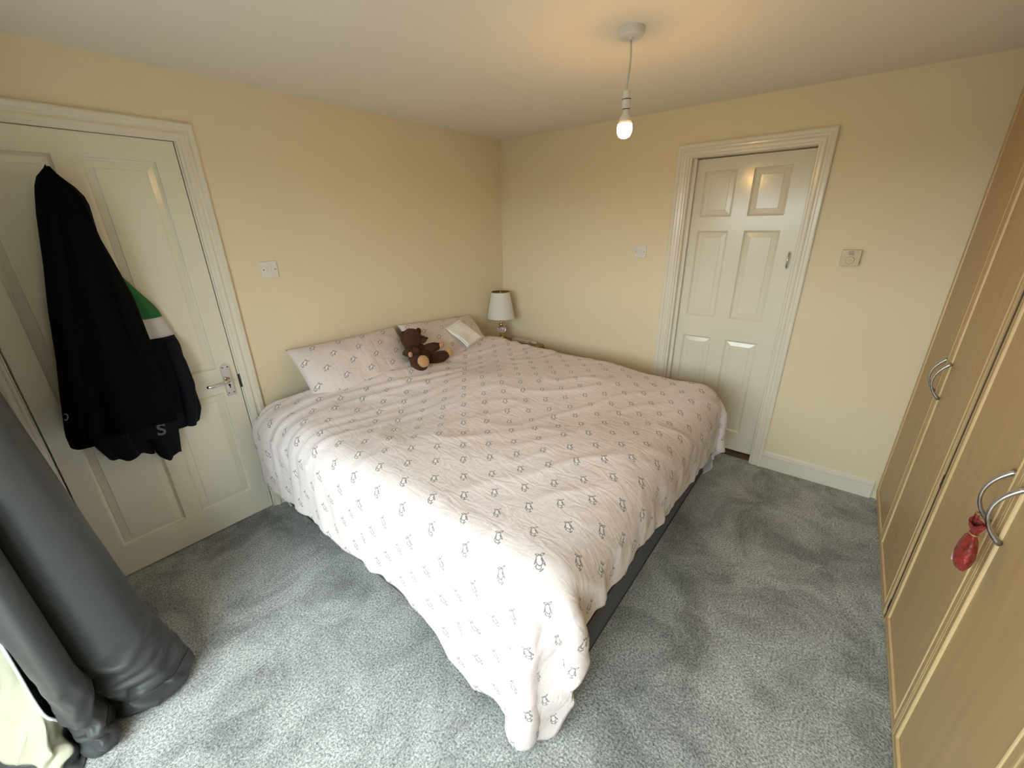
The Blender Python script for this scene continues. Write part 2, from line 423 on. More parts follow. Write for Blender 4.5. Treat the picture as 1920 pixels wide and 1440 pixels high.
# jambs / stops (lining of the openings)
def lining(name, a0, a1, zt, wall, stop):
    lo, hi = min(a0, a1), max(a0, a1)
    bm = bmesh.new()
    def B(u0, u1, d0, d1, z0, z1):
        if wall == 'L': bx(bm, u0, u1, d0, d1, z0, z1)
        else: bx(bm, d0, d1, u0, u1, z0, z1)
    B(lo-.02, lo, 0, .12, 0, zt+.02); B(hi, hi+.02, 0, .12, 0, zt+.02); B(lo, hi, 0, .12, zt, zt+.02)
    B(lo, lo+.012, stop, stop+.03, 0, zt); B(hi-.012, hi, stop, stop+.03, 0, zt); B(lo, hi, stop, stop+.03, zt-.012, zt)
    return obj(name, bm, 'gloss_trim')
struct(lining('trim_3', DL0, DL1, DZL, 'L', .046), 'white door lining around the door behind the coats')
struct(lining('trim_4', DR0, DR1, DZR, 'B', .117), 'white door lining around the six-panel door')
bm = bmesh.new(); lo, hi = DR1, DR0
bx(bm, .04, .052, hi-.022, hi, 0, DZR); bx(bm, .052, .062, hi-.012, hi, 0, DZR)
struct(obj('trim_5', bm, 'gloss_trim'), 'white stop bead on the left of the six-panel door')

# skirtings: profile (height, proud)
SK = [(0, .015), (.086, .015), (.090, .019), (.098, .019), (.103, .012), (.112, .012), (.118, .006), (.122, .004), (.122, 0)]
def skirting(name, a0, a1, wall):
    bm = bmesh.new(); rows = []
    for z, p in SK:
        rows.append([bm.verts.new((a, -p, z) if wall == 'L' else (-p, a, z)) for a in (a0, a1)])
    for r0, r1 in zip(rows, rows[1:]): bm.faces.new((r0[0], r0[1], r1[1], r1[0]))
    return struct(obj(name, bm, 'gloss_trim'))
skirting('baseboard_back', -2.312, -2.905, 'B')['label'] = 'white moulded skirting board between the six-panel door and the wardrobe'
skirting('baseboard_back_corner', -1.490, 0, 'B')['label'] = 'white skirting board behind the nightstand'
skirting('baseboard_left', -2.217, -.02, 'L')['label'] = 'white skirting board behind the bed head'

# ---- panelled doors
def panelled_leaf(name, a0, a1, z0, z1, face, thick, cols, rows, wall, label):
    """moulded door leaf; cols/rows lists of (lo,hi) of the panels"""
    def T(a, d, z):  # along, depth behind face, height
        return (a, face+d, z) if wall == 'L' else (face+d, a, z)
    lo, hi = min(a0, a1), max(a0, a1)
    base = T((lo+hi)/2, 0, z0)
    root = empty(name, base); struct(root, label)
    bm = bmesh.new()
    us = sorted({lo, hi, *[v for c in cols for v in c]}); zs = sorted({z0, z1, *[v for r in rows for v in r]})
    V = {(u, z): bm.verts.new(T(u, 0, z)) for u in us for z in zs}
    for i in range(len(us)-1):
        for j in range(len(zs)-1):
            uc, zc = (us[i]+us[i+1])/2, (zs[j]+zs[j+1])/2
            if any(c[0] < uc < c[1] for c in cols) and any(r[0] < zc < r[1] for r in rows): continue
            bm.faces.new((V[us[i], zs[j]], V[us[i+1], zs[j]], V[us[i+1], zs[j+1]], V[us[i], zs[j+1]]))
    # edges of the leaf
    cs = [(lo, z0), (hi, z0), (hi, z1), (lo, z1)]
    f = [bm.verts.new(T(u, 0, z)) for u, z in cs]; bk = [bm.verts.new(T(u, thick, z)) for u, z in cs]
    for i in range(4): bm.faces.new((f[i], f[(i+1) % 4], bk[(i+1) % 4], bk[i]))
    bm.faces.new(bk)
    keep_world(obj('frame', bm, 'gloss'), root)
    for c in cols:
        for r in rows:
            bm = bmesh.new(); prev = None
            for ins, dep in ((0, 0), (.003, .001), (.004, .007), (.011, .013), (.013, .0145), (.016, .0125), (.041, .0075), (.0425, .005), (.044, .005)):
                ring = [bm.verts.new(T(u, dep, z)) for u, z in ((c[0]+ins, r[0]+ins), (c[1]-ins, r[0]+ins), (c[1]-ins, r[1]-ins), (c[0]+ins, r[1]-ins))]
                if prev:
                    for i in range(4): bm.faces.new((prev[i], prev[(i+1) % 4], ring[(i+1) % 4], ring[i]))
                prev = ring
            bm.faces.new(prev)
            keep_world(obj('panel', bm, 'gloss'), root)
    return root
door1 = panelled_leaf('door_1', -3.050, -2.303, .008, 1.985, .002, .04, [(-2.972, -2.710), (-2.640, -2.384)], [(.165, .795), (.925, 1.900)], 'L',
                      'white four-panel door with coats hanging on it')
door2 = panelled_leaf('door_2', -1.590, -2.231, .022, 1.980, .075, .04, [(-1.843, -1.650), (-2.133, -1.932)], [(.165, .842), (.985, 1.553), (1.636, 1.910)], 'B',
                      'white glossy six-panel door by the wardrobes')
th = box('threshold_strip', .02, .12, DR1, DR0, 0, .014, 'wood_dark'); keep_world(th, door2)

# chrome lever handle on door 1
hx, hz = -2.352, .848
bm = bmesh.new()
out = [(-.021, -.088), (.021, -.088), (.021, .070)] + [(.021*math.cos(a), .070+.017*math.sin(a)) for a in np.linspace(0, math.pi, 10)[1:-1]] + [(-.021, .070)]
f = [bm.verts.new((hx+u*.86, -.0095, hz+.01+v*.98)) for u, v in out]; b_ = [bm.verts.new((hx+u, .002, hz+.01+v)) for u, v in out]
bm.faces.new(f)
for i in range(len(out)): bm.faces.new((f[i], f[(i+1) % len(out)], b_[(i+1) % len(out)], b_[i]))
plate = keep_world(obj('handle_plate', bm, 'chrome'), door1)
hzl = hz+.012
bm = tube_bm([(hx, -.006, hzl), (hx, -.03, hzl), (hx-.006, -.044, hzl), (hx-.022, -.052, hzl+.001), (hx-.05, -.053, hzl-.001), (hx-.085, -.051, hzl-.004), (hx-.108, -.047, hzl-.004), (hx-.112, -.046, hzl-.004)],
             [.014, .010, .0095, .0095, .0085, .008, .0085, .004], 12)
o = keep_world(obj('lever', bm, 'chrome', None, True), door1); o['label'] = 'chrome lever'
for (u, v, r) in ((-.011, .072, .0035), (.011, .072, .0035), (-.012, -.072, .0035), (.012, -.072, .0035), (0, -.028, .006)):
    bm = lathe_bm([(r, -.0102), (r*.9, -.0112)], 12, 'Y', (hx+u, 0, hz+.01+v))
    o = keep_world(obj('screw' if r < .005 else 'keyhole', bm, 'black_hole'), door1)
bm = bmesh.new(); bx(bm, hx-.0025, hx+.0025, -.0112, -.0096, hz-.034, hz-.018)
keep_world(obj('keyhole', bm, 'black_hole'), door1)
keep_world(box('latch_strike', -2.3005, -2.288, -.006, .004, .80, .875, 'black_hole'), door1)
# coat hook on door 1
bm = tube_bm([(-2.752, .004, 1.80), (-2.752, -.02, 1.80), (-2.752, -.045, 1.80), (-2.752, -.058, 1.82), (-2.752, -.06, 1.835)], [.008, .005, .005, .005, .007], 10)
keep_world(obj('coat_hook', bm, 'chrome', None, True), door1)
# small pull on door 2
p = px(1478, 488, 0, .05)
yy, zz = -2.203, 1.38
bm = tube_bm([(.074, yy, zz+.046), (.062, yy, zz+.046), (.046, yy, zz+.030), (.040, yy, zz), (.046, yy, zz-.030), (.062, yy, zz-.046), (.074, yy, zz-.046)], [.007, .006, .0055, .006, .0055, .006, .007], 10)
o = keep_world(obj('pull_handle', bm, 'chrome', None, True), door2); o['label'] = 'small bowed chrome pull'

# ------------------------------------------------------------------ wall plates
sw = tag(empty('light_switch', (-2.020, 0, 1.405)), 'white single light switch on the wall between the door and the bed', 'switch')
keep_world(box('face_plate', -2.020-.043, -2.020+.043, -.009, 0, 1.405-.043, 1.405+.043, 'plastic', None, .003), sw)
keep_world(box('rocker', -2.020-.010, -2.020+.010, -.0125, -.008, 1.405-.017, 1.405+.017, 'plastic', None, .0015), sw)
for d in (-.030, .030):
    keep_world(obj('screw', lathe_bm([(.0032, -.0098), (.003, -.0085)], 10, 'Y', (-2.020+d, 0, 1.405)), 'black_hole'), sw)
s2 = tag(empty('bathroom_switch', (0, -1.298, 1.414)), 'white square switch plate on the wall left of the six-panel door', 'switch')
keep_world(box('face_plate', -.009, 0, -1.298-.043, -1.298+.043, 1.414-.043, 1.414+.043, 'plastic', None, .003), s2)
keep_world(box('rocker', -.0125, -.008, -1.298-.010, -1.298+.010, 1.414-.017, 1.414+.017, 'plastic', None, .0015), s2)
for d in (-.030, .030):
    keep_world(obj('screw', lathe_bm([(.0032, -.0098), (.003, -.0085)], 10, 'X', (0, -1.298+d, 1.414)), 'black_hole'), s2)
th = tag(empty('thermostat', (0, -2.499, 1.409)), 'square ivory room thermostat with round dial on the wall near the wardrobes', 'thermostat')
keep_world(box('case', -.026, 0, -2.499-.043, -2.499+.043, 1.409-.042, 1.409+.042, 'plastic_old', None, .003), th)
keep_world(obj('dial', lathe_bm([(.020, -.0255), (.020, -.031), (.0175, -.0335), (.006, -.034), (.005, -.032)], 28, 'X', (0, -2.499, 1.397)), 'plastic_old', None), th)
for i, z in enumerate((1.442, 1.434, 1.427)):
    keep_world(box('vent_slot', -.0268, -.0255, -2.512, -2.486, z-.0012, z+.0012, 'black_hole'), th)

# ------------------------------------------------------------------ pendant light
PX, PY = -1.276, -1.696
pl = tag(empty('pendant_light', (PX, PY, H)), 'lit bare bulb hanging on a white cord from a round ceiling rose', 'light')
keep_world(obj('ceiling_rose', lathe_bm([(.049, H), (.049, H-.004), (.047, H-.022), (.043, H-.027), (.012, H-.028), (.008, H-.034)], 36, 'Z', (PX, PY, 0)), 'plastic', None, False), pl)
pts = [(PX+.004*math.sin(t*5), PY-.003*math.sin(t*4), H-.03-t*.165) for t in np.linspace(0, 1, 12)]
keep_world(obj('cord', tube_bm(pts, .0038, 8), 'cable', None, True), pl)
zb = 2.082
keep_world(obj('lamp_holder', lathe_bm([(.006, zb), (.013, zb-.003), (.0145, zb-.028), (.0165, zb-.029), (.0165, zb-.033), (.0155, zb-.034), (.0155, zb-.060), (.0135, zb-.062), (.0135, zb-.066)], 24, 'Z', (PX, PY, 0)), 'plastic', None), pl)
for zr, rr_ in ((zb-.031, .0169), (zb-.063, .0140)):
    keep_world(obj('holder_ring', lathe_bm([(rr_, zr+.0014), (rr_+.0003, zr), (rr_, zr-.0014)], 24, 'Z', (PX, PY, 0)), 'wood_dark'), pl)
bulb = keep_world(obj('bulb', lathe_bm([(.0005, 1.920), (.010, 1.9215), (.019, 1.926), (.0255, 1.935), (.0285, 1.947), (.0285, 1.958), (.027, 1.969)], 28, 'Z', (PX, PY, 0)), 'bulb', None, True), pl)
keep_world(obj('bulb_collar', lathe_bm([(.0272, 1.969), (.024, 1.985), (.0165, 1.999), (.013, 2.004), (.0115, 2.012), (.0115, 2.024)], 24, 'Z', (PX, PY, 0)), 'plastic', None, True), pl)

# ------------------------------------------------------------------ wardrobes
WF = -2.930                      # front face of the doors
def door_frame(parent, x0, x1, z0, z1, yf, handle_x, hz0, hz1):
    """one wardrobe door: slab with panel, four frame pieces, bead, handle"""
    d = box('door', x0, x1, yf-.020, yf-.006, z0, z1, 'wood'); keep_world(d, parent)
    lo, hi = min(x0, x1), max(x0, x1)
    w = .036
    # mitred frame pieces with rounded outer edge and an inner bead
    PR = [(0, -.006), (0, -.002), (.002, 0), (.008, .0005), (.010, -.001), (.012, -.001), (.027, -.001), (.029, -.0025), (.031, .000), (.034, .001), (.037, -.001), (.038, -.006)]
    cs = [(lo, z0, 1, 1), (hi, z0, -1, 1), (hi, z1, -1, -1), (lo, z1, 1, -1)]
    for k in range(4):
        a, b = cs[k], cs[(k+1) % 4]
        for nm, i0, i1, mm in (('rail' if k % 2 == 0 else 'stile', 0, 7, 'wood'), ('bead', 7, 12, 'wood_bead')):
            bm = bmesh.new(); rows = []
            for ins, pr in PR[i0:i1+1] if i1 < 12 else PR[i0:]:
                rows.append([bm.verts.new((c[0]+c[2]*ins, yf+pr, c[1]+c[3]*ins)) for c in (a, b)])
            for r0, r1 in zip(rows, rows[1:]): bm.faces.new((r0[0], r0[1], r1[1], r1[0]))
            o = obj(nm, bm, mm); o.parent = d
    zc = (hz0+hz1)/2; hl = (hz1-hz0)/2
    pts = []; rad = []
    for t in np.linspace(-1, 1, 21):
        pts.append((handle_x, yf-.002+.038*(1-abs(t)**2.2), zc+hl*t)); rad.append(.0058+.0045*abs(t)**3)
    h = obj('handle', tube_bm(pts, rad, 12, None, .75), 'steel', None, True); h.parent = d
    return d
def wardrobe(x0, xm, x1, yf, label, hz):
    """x0 > xm > x1"""
    root = tag(empty('wardrobe', ((x0+x1)/2, yf-.3, 0)), label, 'wardrobe', 'fitted wardrobes along the right wall')
    bm = bmesh.new()
    bx(bm, x1, x1+.018, YR+.01, yf-.021, 0.0, 2.2); bx(bm, x0-.018, x0, YR+.01, yf-.021, 0.0, 2.2)
    bx(bm, x1, x0, YR+.01, YR+.02, .05, 2.2); bx(bm, x1, x0, YR+.02, yf-.021, 2.182, 2.2); bx(bm, x1, x0, YR+.02, yf-.021, .05, .068)
    keep_world(obj('carcass', bm, 'wood'), root)
    keep_world(box('plinth', x1+.018, x0-.018, yf-.03, yf-.014, 0.0, .05, 'wood'), root)
    if xm is not None:
        door_frame(root, x0-.002, xm+.0015, .052, 2.198, yf, xm+.045, *hz)
        door_frame(root, xm-.0015, x1+.003, .052, 2.198, yf, xm-.045, *hz)
    else:
        door_frame(root, x0-.002, x1+.003, .052, 2.198, yf, x1+.045, *hz)
    return root
w1 = wardrobe(-.012, -.555, -1.070, WF+.006, 'pale wooden double wardrobe in the corner beside the white door', (.875, 1.035))
w2 = wardrobe(-1.088, -1.617, -2.110, WF, 'pale wooden double wardrobe with a red pouch on its handle', (.862, 1.022))
w3 = wardrobe(-2.116, None, -2.70, WF, 'pale wooden wardrobe nearest the camera at the photo edge', (.862, 1.022))
for z in (.115, .72, 1.5):
    keep_world(box('hinge', -1.084, -1.0705, WF-.010, WF+.001, z-.024, z+.024, 'black_hole'), w1)
keep_world(box('gap_shade_strip', -1.0865, -1.0790, WF-.020, WF+.001, .05, 2.2, 'wood_dark'), w1)  # dark strip standing in for the shadow in the gap between the units
keep_world(box('end_strip', -.012, -.0005, WF-.02, WF-.002, 0, 2.2, 'gloss_trim'), w1)

# red organza pouch on the handle of the second wardrobe
bgc = px(1815, 1020, 1, -2.885)
bag = tag(empty('organza_pouch', (bgc[0], bgc[1], bgc[2]-.05)), 'small red organza pouch tied to a wardrobe handle with gold cord', 'pouch')
zt = bgc[2]+.045
prof = [(.002, -.110), (.020, -.106), (.029, -.092), (.032, -.072), (.029, -.050), (.021, -.028), (.012, -.014), (.010, -.008), (.014, 0), (.021, .012), (.024, .022)]
bm = bmesh.new(); rings = []
for r, h in prof:
    ring = []
    for i in range(32):
        a = 2*math.pi*i/32
        rr = r*(1+(.16*math.sin(a*5+h*60) if h > -.03 else .06*math.sin(a*4+h*50)))
        ring.append(bm.verts.new((bgc[0]+rr*math.cos(a)*1.08+h*.12, bgc[1]+rr*math.sin(a)*.55, zt+h+(.006*math.sin(a*2+1) if h > .01 else 0))))
    rings.append(ring)
for a, b in zip(rings, rings[1:]):
    for i in range(32): bm.faces.new((a[i], a[(i+1) % 32], b[(i+1) % 32], b[i]))
bm.faces.new(rings[0])
keep_world(obj('pouch_body', bm, 'organza', None, True), bag)
hk = (-1.570, WF+.010, .876)
cw = (bgc[0]-.001, bgc[1]+.004, zt-.010)
for k, (dx, dz) in enumerate(((.004, 0), (-.005, .004))):
    pts = [(cw[0]+(hk[0]-cw[0])*t+dx*math.sin(t*math.pi), cw[1]+(hk[1]+.012-cw[1])*t, cw[2]+(hk[2]-cw[2])*t+dz*math.sin(t*3)) for t in np.linspace(0, 1, 10)]
    keep_world(obj('cord', tube_bm(pts, .0012, 6), 'gold_cord', None, True), bag)
loop = [(hk[0]+.012*math.cos(a), hk[1]+.008+.012*math.sin(a), hk[2]+.004*math.sin(2*a)) for a in np.linspace(0, 2*math.pi, 18)]
keep_world(obj('cord_loop', tube_bm(loop, .0012, 6), 'gold_cord', None, True), bag)
rng = random.Random(3)
for k in range(5):
    a0 = hk[0]+rng.uniform(-.02, .014); z0 = hk[2]-rng.uniform(-.01, .03)
    pts = [(a0+.010*math.cos(t*4+k), hk[1]+.016+.004*math.sin(t*5), z0-.016*t+.006*math.sin(t*6)) for t in np.linspace(0, 1, 8)]
    keep_world(obj('cord_end', tube_bm(pts, .0012, 6), 'gold_cord', None, True), bag)
keep_world(obj('cord_tie', tube_bm([(bgc[0]-.0014+.0125*math.cos(a), bgc[1]+.0075*math.sin(a), zt-.010) for a in np.linspace(0, 2*math.pi, 20)], .0018, 6), 'gold_cord', None, True), bag)
for k in range(9):
    a = rng.uniform(.1, 1.5); h = rng.uniform(-.102, -.082); r = .028
    c = (bgc[0]+r*math.cos(a)*1.0+.003+h*.12, bgc[1]+r*math.sin(a)*.56, zt+h)
    bm = bmesh.new(); bmesh.ops.create_uvsphere(bm, u_segments=8, v_segments=5, radius=.007)
    for v in bm.verts: v.co = Vector((v.co.x+c[0], v.co.y*.35+c[1], v.co.z*.7+c[2]))
    keep_world(obj('petal', bm, 'petal', None, True), bag)

# ------------------------------------------------------------------ bed
BX0, BX1, BY0, BY1 = -2.250, -.425, -2.025, -.040
bed = tag(empty('divan_bed', ((BX0+BX1)/2, (BY0+BY1)/2, 0)), 'charcoal fabric divan bed under the pink duvet', 'bed')
ym = (BY0+BY1)/2
for (a, b) in ((BY0, ym-.001), (ym+.001, BY1)):
    keep_world(box('divan_base', BX0, BX1, a, b, .035, .330, 'divan', None, .012), bed)
mt = keep_world(box('mattress', BX0+.005, BX1-.005, BY0+.005, BY1-.005, .332, .575, 'mattress', None, .035, 3), bed)
for z in (.062, .236):
    zz = z
    pts = [(BX0-.002, BY1, zz), (BX0-.002, BY0-.002, zz), (BX1+.002, BY0-.002, zz), (BX1+.002, BY1, zz)]
    keep_world(obj('piping', tube_bm(pts, .0045, 6), 'piping', None, True), bed)
for cx_, cy_ in ((BX0+.045, BY0+.06), (BX1-.05, BY0+.06), (BX0+.02, BY1-.05), (BX1-.05, BY1-.05), (BX0+.05, ym), (BX1-.05, ym)):
    c = keep_world(obj('castor', lathe_bm([(.024, -.011), (.027, -.008), (.027, .008), (.024, .011)], 20, 'X', (cx_, cy_, .0275)), 'plastic', None), bed)
    st = obj('castor_stem', lathe_bm([(.010, .026), (.010, .05)], 12, 'Z', (cx_, cy_, 0)), 'steel'); st.parent = c

# ---- duvet: cloth relaxed over the bed (position-based dynamics, run once)
CX0, CX1, CY0, CY1, RR = -2.312, -.372, -2.072, .30, .13   # collider: the puffy duvet core over the mattress
def top_h(x, y):
    t = .665 + .058*sstep(-.75, -.22, y) - .05*sstep(-2.0, -2.3, x)*sstep(-.9, -.2, y)
    t = t + .016*np.sin(x*3.1+.6)*np.sin(y*2.6+1.0) + .010*np.sin(x*6.3+y*4.1) + .007*np.sin(y*9.0-x*3.0)
    t = t + .02*np.exp(-(((x+1.35)/.5)**2+((y+1.1)/.5)**2)) + .03*np.exp(-(((x+.55)/.35)**2+((y+1.1)/.45)**2))
    return t
def collide(P):
    x, y, z = P[..., 0], P[..., 1], P[..., 2]
    zt = z - top_h(x, y) + .665
    hx, hy, hz = (CX1-CX0)/2, (CY1-CY0)/2, .665
    c = np.array([(CX0+CX1)/2, (CY0+CY1)/2, 0.0])
    q = np.stack([x-c[0], y-c[1], zt], -1)
    s = np.sign(q); a = np.abs(q)
    b = np.array([hx-RR, hy-RR, hz-RR])
    d = a-b
    dm = np.maximum(d, 0)
    ln = np.linalg.norm(dm, axis=-1)
    inside = ln < 1e-9
    dist = np.where(inside, np.max(d, -1), ln) - RR
    n = np.where(inside[..., None], (d == np.max(d, -1, keepdims=True)).astype(float), dm/np.maximum(ln, 1e-9)[..., None])*s
    hit = dist < 0
    P = P - np.where(hit, dist, 0)[..., None]*n
    P[..., 2] = np.maximum(P[..., 2], .006)
    P[..., 1] = np.minimum(P[..., 1], -.012)
    return P, hit
def rest_flat(nu, nv):
    """flat cloth, u from the near (left) side to the far side, v from head to foot"""
    U, V = np.meshgrid(np.linspace(0, 1, nu), np.linspace(0, 1, nv), indexing='ij')
    yh = -.045 - .13*sstep(.17, .30, U)
    drop_f = .085 + .20*U + .11*sstep(.26, .12, U)
    Y = yh + (CY0-drop_f-yh)*V
    dl = .365 + .17*sstep(.62, .76, V) - .10*sstep(.88, 1.0, V) + .012*np.sin(V*21)
    X0 = CX0-dl; X1 = CX1+.36
    return np.stack([X0+(X1-X0)*U, Y], -1)
def solve(P, F2, steps, grav, iters):
    prev = P.copy()
    def cons(di, dj):
        A = F2[:-di or None, :-dj or None] if dj >= 0 else F2[:-di or None, -dj:]
        B = F2[di:, dj:] if dj >= 0 else F2[di:, :dj]
        return np.linalg.norm(A-B, axis=-1)
    C = []
    for di, dj, st in ((1, 0, 1.0), (0, 1, 1.0), (1, 1, .5), (1, -1, .5), (2, 0, .22), (0, 2, .22)):
        L0 = cons(di, dj)
        n0, n1 = L0.shape
        I, J = np.meshgrid(np.arange(n0), np.arange(n1), indexing='ij')
        key = ((I//di) % 2 if di else (J//dj) % 2)
        for k in (0, 1):
            mk = key == k
            i, j = I[mk], J[mk]
            jj = j if dj >= 0 else j-dj
            C.append((i, jj, i+di, jj+dj, L0[mk], st))
    for s in range(steps):
        vel = (P-prev)*.965
        prev = P.copy()
        P = P+vel; P[..., 2] -= grav
        for it in range(iters):
            for i, j, i2, j2, L0, st in C:
                d = P[i2, j2]-P[i, j]
                ln = np.linalg.norm(d, axis=-1)
                k = (.5*st*(ln-L0)/np.maximum(ln, 1e-9))[:, None]
                P[i, j] += d*k; P[i2, j2] -= d*k
            P, hit = collide(P)
        prev = np.where(hit[..., None], P-(P-prev)*.25, prev)
    return P
def up2(A):
    n, m, c = A.shape
    B = np.zeros((2*n-1, m, c)); B[::2] = A; B[1::2] = (A[1:]+A[:-1])/2
    D = np.zeros((2*n-1, 2*m-1, c)); D[:, ::2] = B; D[:, 1::2] = (B[:, 1:]+B[:, :-1])/2
    return D
rs = np.random.RandomState(5)
nu, nv = 61, 51
F2 = rest_flat(nu, nv)
P = np.concatenate([F2, np.full((nu, nv, 1), .78)], -1)
P[..., 2] += rs.rand(nu, nv)*.01
P = solve(P, F2, 150, .0010, 6)
F2 = rest_flat(2*nu-1, 2*nv-1); P = up2(P)
P[..., :] += (rs.rand(*P.shape)-.5)*.003
P = solve(P, F2*1.003, 70, .00025, 8)
dx_ = np.maximum(np.maximum(CX0+RR-P[..., 0], P[..., 0]-CX1+RR), 0); dy_ = np.maximum(CY0+RR-P[..., 1], 0)
nxp = np.clip(P[..., 0], CX0+RR, CX1-RR); nyp = np.maximum(P[..., 1], CY0+RR)
rad_ = np.hypot(P[..., 0]-nxp, P[..., 1]-nyp)
ex_ = np.maximum(rad_-RR-.008, 0)                     # how far the hanging cloth stands off the bed
wlow = sstep(.60, .40, P[..., 2])
nr = np.where(rad_ > 1e-6, (rad_-ex_*.62*wlow)/np.maximum(rad_, 1e-6), 1.0)
P[..., 0] = nxp+(P[..., 0]-nxp)*nr; P[..., 1] = nyp+(P[..., 1]-nyp)*nr
# wrinkles pulled across the head end and soft creases everywhere (surface relief along the normal)
def normals(P):
    a = np.gradient(P, axis=0); b = np.gradient(P, axis=1)
    n = np.cross(b, a); return n/np.maximum(np.linalg.norm(n, axis=-1, keepdims=True), 1e-9)
F2 = rest_flat(4*nu-3, 4*nv-3); P = up2(P)
for _ in range(2):                                   # smooth the upsampled grid
    Q = P.copy(); Q[1:-1, 1:-1] = (P[1:-1, 1:-1]*4+P[2:, 1:-1]+P[:-2, 1:-1]+P[1:-1, 2:]+P[1:-1, :-2])/8; P = Q
N = normals(P)
if N[nu*2, nv*2, 2] < 0: N = -N
W = np.zeros(P.shape[:2])
for i in range(P.shape[0]):
    for j in range(P.shape[1]):
        x, y = F2[i, j]
        zone = max(0.0, min(1.0, (y+1.15)/.75))
        r1 = 1-abs(noise.noise(Vector((x*1.3+y*.5, y*13+x*2.2, 1.7))))*2.2
        r2 = 1-abs(noise.noise(Vector((x*2.2-y*1.7, y*4.5+x*2.8, 7.3))))*2.4
        r3 = 1-abs(noise.noise(Vector((x*8.0, y*3.0, 3.1))))*2.4
        side = 1.0 if (x < CX0-.02 or y < CY0) else 0.0
        W[i, j] = .012*zone*max(0, r1) + .0085*max(0, r2)**2*(1-.6*zone) + side*.009*max(0, r3 if y < CY0 else 1-abs(noise.noise(Vector((y*7.0, x*2.0, 3.1))))*2.4)
P = P + N*W[..., None]
me = grid_mesh('duvet', P, F2)
dv = link('duvet', me, 'duvet', None, True)
md = dv.modifiers.new('thickness', 'SOLIDIFY'); md.thickness = .010; md.offset = -1
tag(dv, 'rumpled pink duvet with small penguin print spread over the divan bed', 'duvet')

# ---- pillows
def pillow(name, label, a, b, T, origin, ex, ey, seed, sag=0.0):
    """origin = centre; ex along width, ey up the slope; returns object and a surface function"""
    ex = Vector(ex).normalized(); ey = Vector(ey); ey = (ey-ex*ey.dot(ex)).normalized(); ez = ex.cross(ey)
    n, m = 72, 52
    S, Tt = np.meshgrid(np.linspace(-1, 1, n), np.linspace(-1, 1, m), indexing='ij')
    def shape(s, t):
        pinch_x = 1-.055*(1-t*t); pinch_y = 1-.075*(1-s*s)
        # corners stick out, sides curve in
        return a*s*(1-.05*(1-np.abs(t)**2)), b*t*(1-.07*(1-np.abs(s)**2))
    def hgt(s, t):
        return T*np.clip((1-np.abs(s)**2.6)*(1-np.abs(t)**2.4), 0, 1)**.55 * (1 - sag*np.exp(-((s-.1)**2*3+(t+.1)**2*3)))
    X, Y = shape(S, Tt); Z = hgt(S, Tt)
    wr = np.zeros_like(Z)
    for i in range(n):
        for j in range(m):
            wr[i, j] = (1-abs(noise.noise(Vector((X[i, j]*5+seed, Y[i, j]*9, seed))))*2.2)*.006 + noise.noise(Vector((X[i, j]*3, Y[i, j]*3+seed, 2)))*.012
    edge = np.clip((1-np.abs(S))*(1-np.abs(Tt))*9, 0, 1)
    Zf = Z+wr*edge
    o3 = Vector(origin)
    def W(x, y, z): return o3+ex*float(x)+ey*float(y)+ez*float(z)
    verts = []; faces = []; uvs = []
    for side in (1, -1):
        base = len(verts)
        for i in range(n):
            for j in range(m):
                verts.append(W(X[i, j], Y[i, j], Zf[i, j] if side == 1 else -Z[i, j]*.75)); uvs.append((X[i, j]+seed, Y[i, j]))
        for i in range(n-1):
            for j in range(m-1):
                q = (base+i*m+j, base+(i+1)*m+j, base+(i+1)*m+j+1, base+i*m+j+1)
                faces.append(q if side == 1 else q[::-1])
    me = bpy.data.meshes.new(name); me.from_pydata([tuple(v) for v in verts], [], faces)
    l = me.uv_layers.new(name='cloth')
    for k, lp in enumerate(me.loops): l.data[k].uv = uvs[lp.vertex_index]
    bm = bmesh.new(); bm.from_mesh(me); bmesh.ops.remove_doubles(bm, verts=bm.verts, dist=1e-5); bm.to_mesh(me); bm.free()
    o = link(name, me, 'pillow', None, True)
    tag(o, label, 'pillow', 'pillows at the head of the bed')
    def surf(s, t, off=.0):
        x, y = shape(s, t); return W(x, y, float(hgt(np.float64(s), np.float64(t)))+off)
    return o, surf
pil1, surf1 = pillow('pillow', 'pink penguin print pillow nearest the door, left of the teddy bear', .375, .25, .100, (-1.672, -.205, .765), (1, -.02, -.005), (0, .66, .75), 1.3)
pil2, surf2 = pillow('pillow', 'pink penguin print pillow under the folded white cloth', .375, .25, .092, (-.885, -.205, .750), (1, -.02, -.07), (0, .72, .69), 5.1, .25)

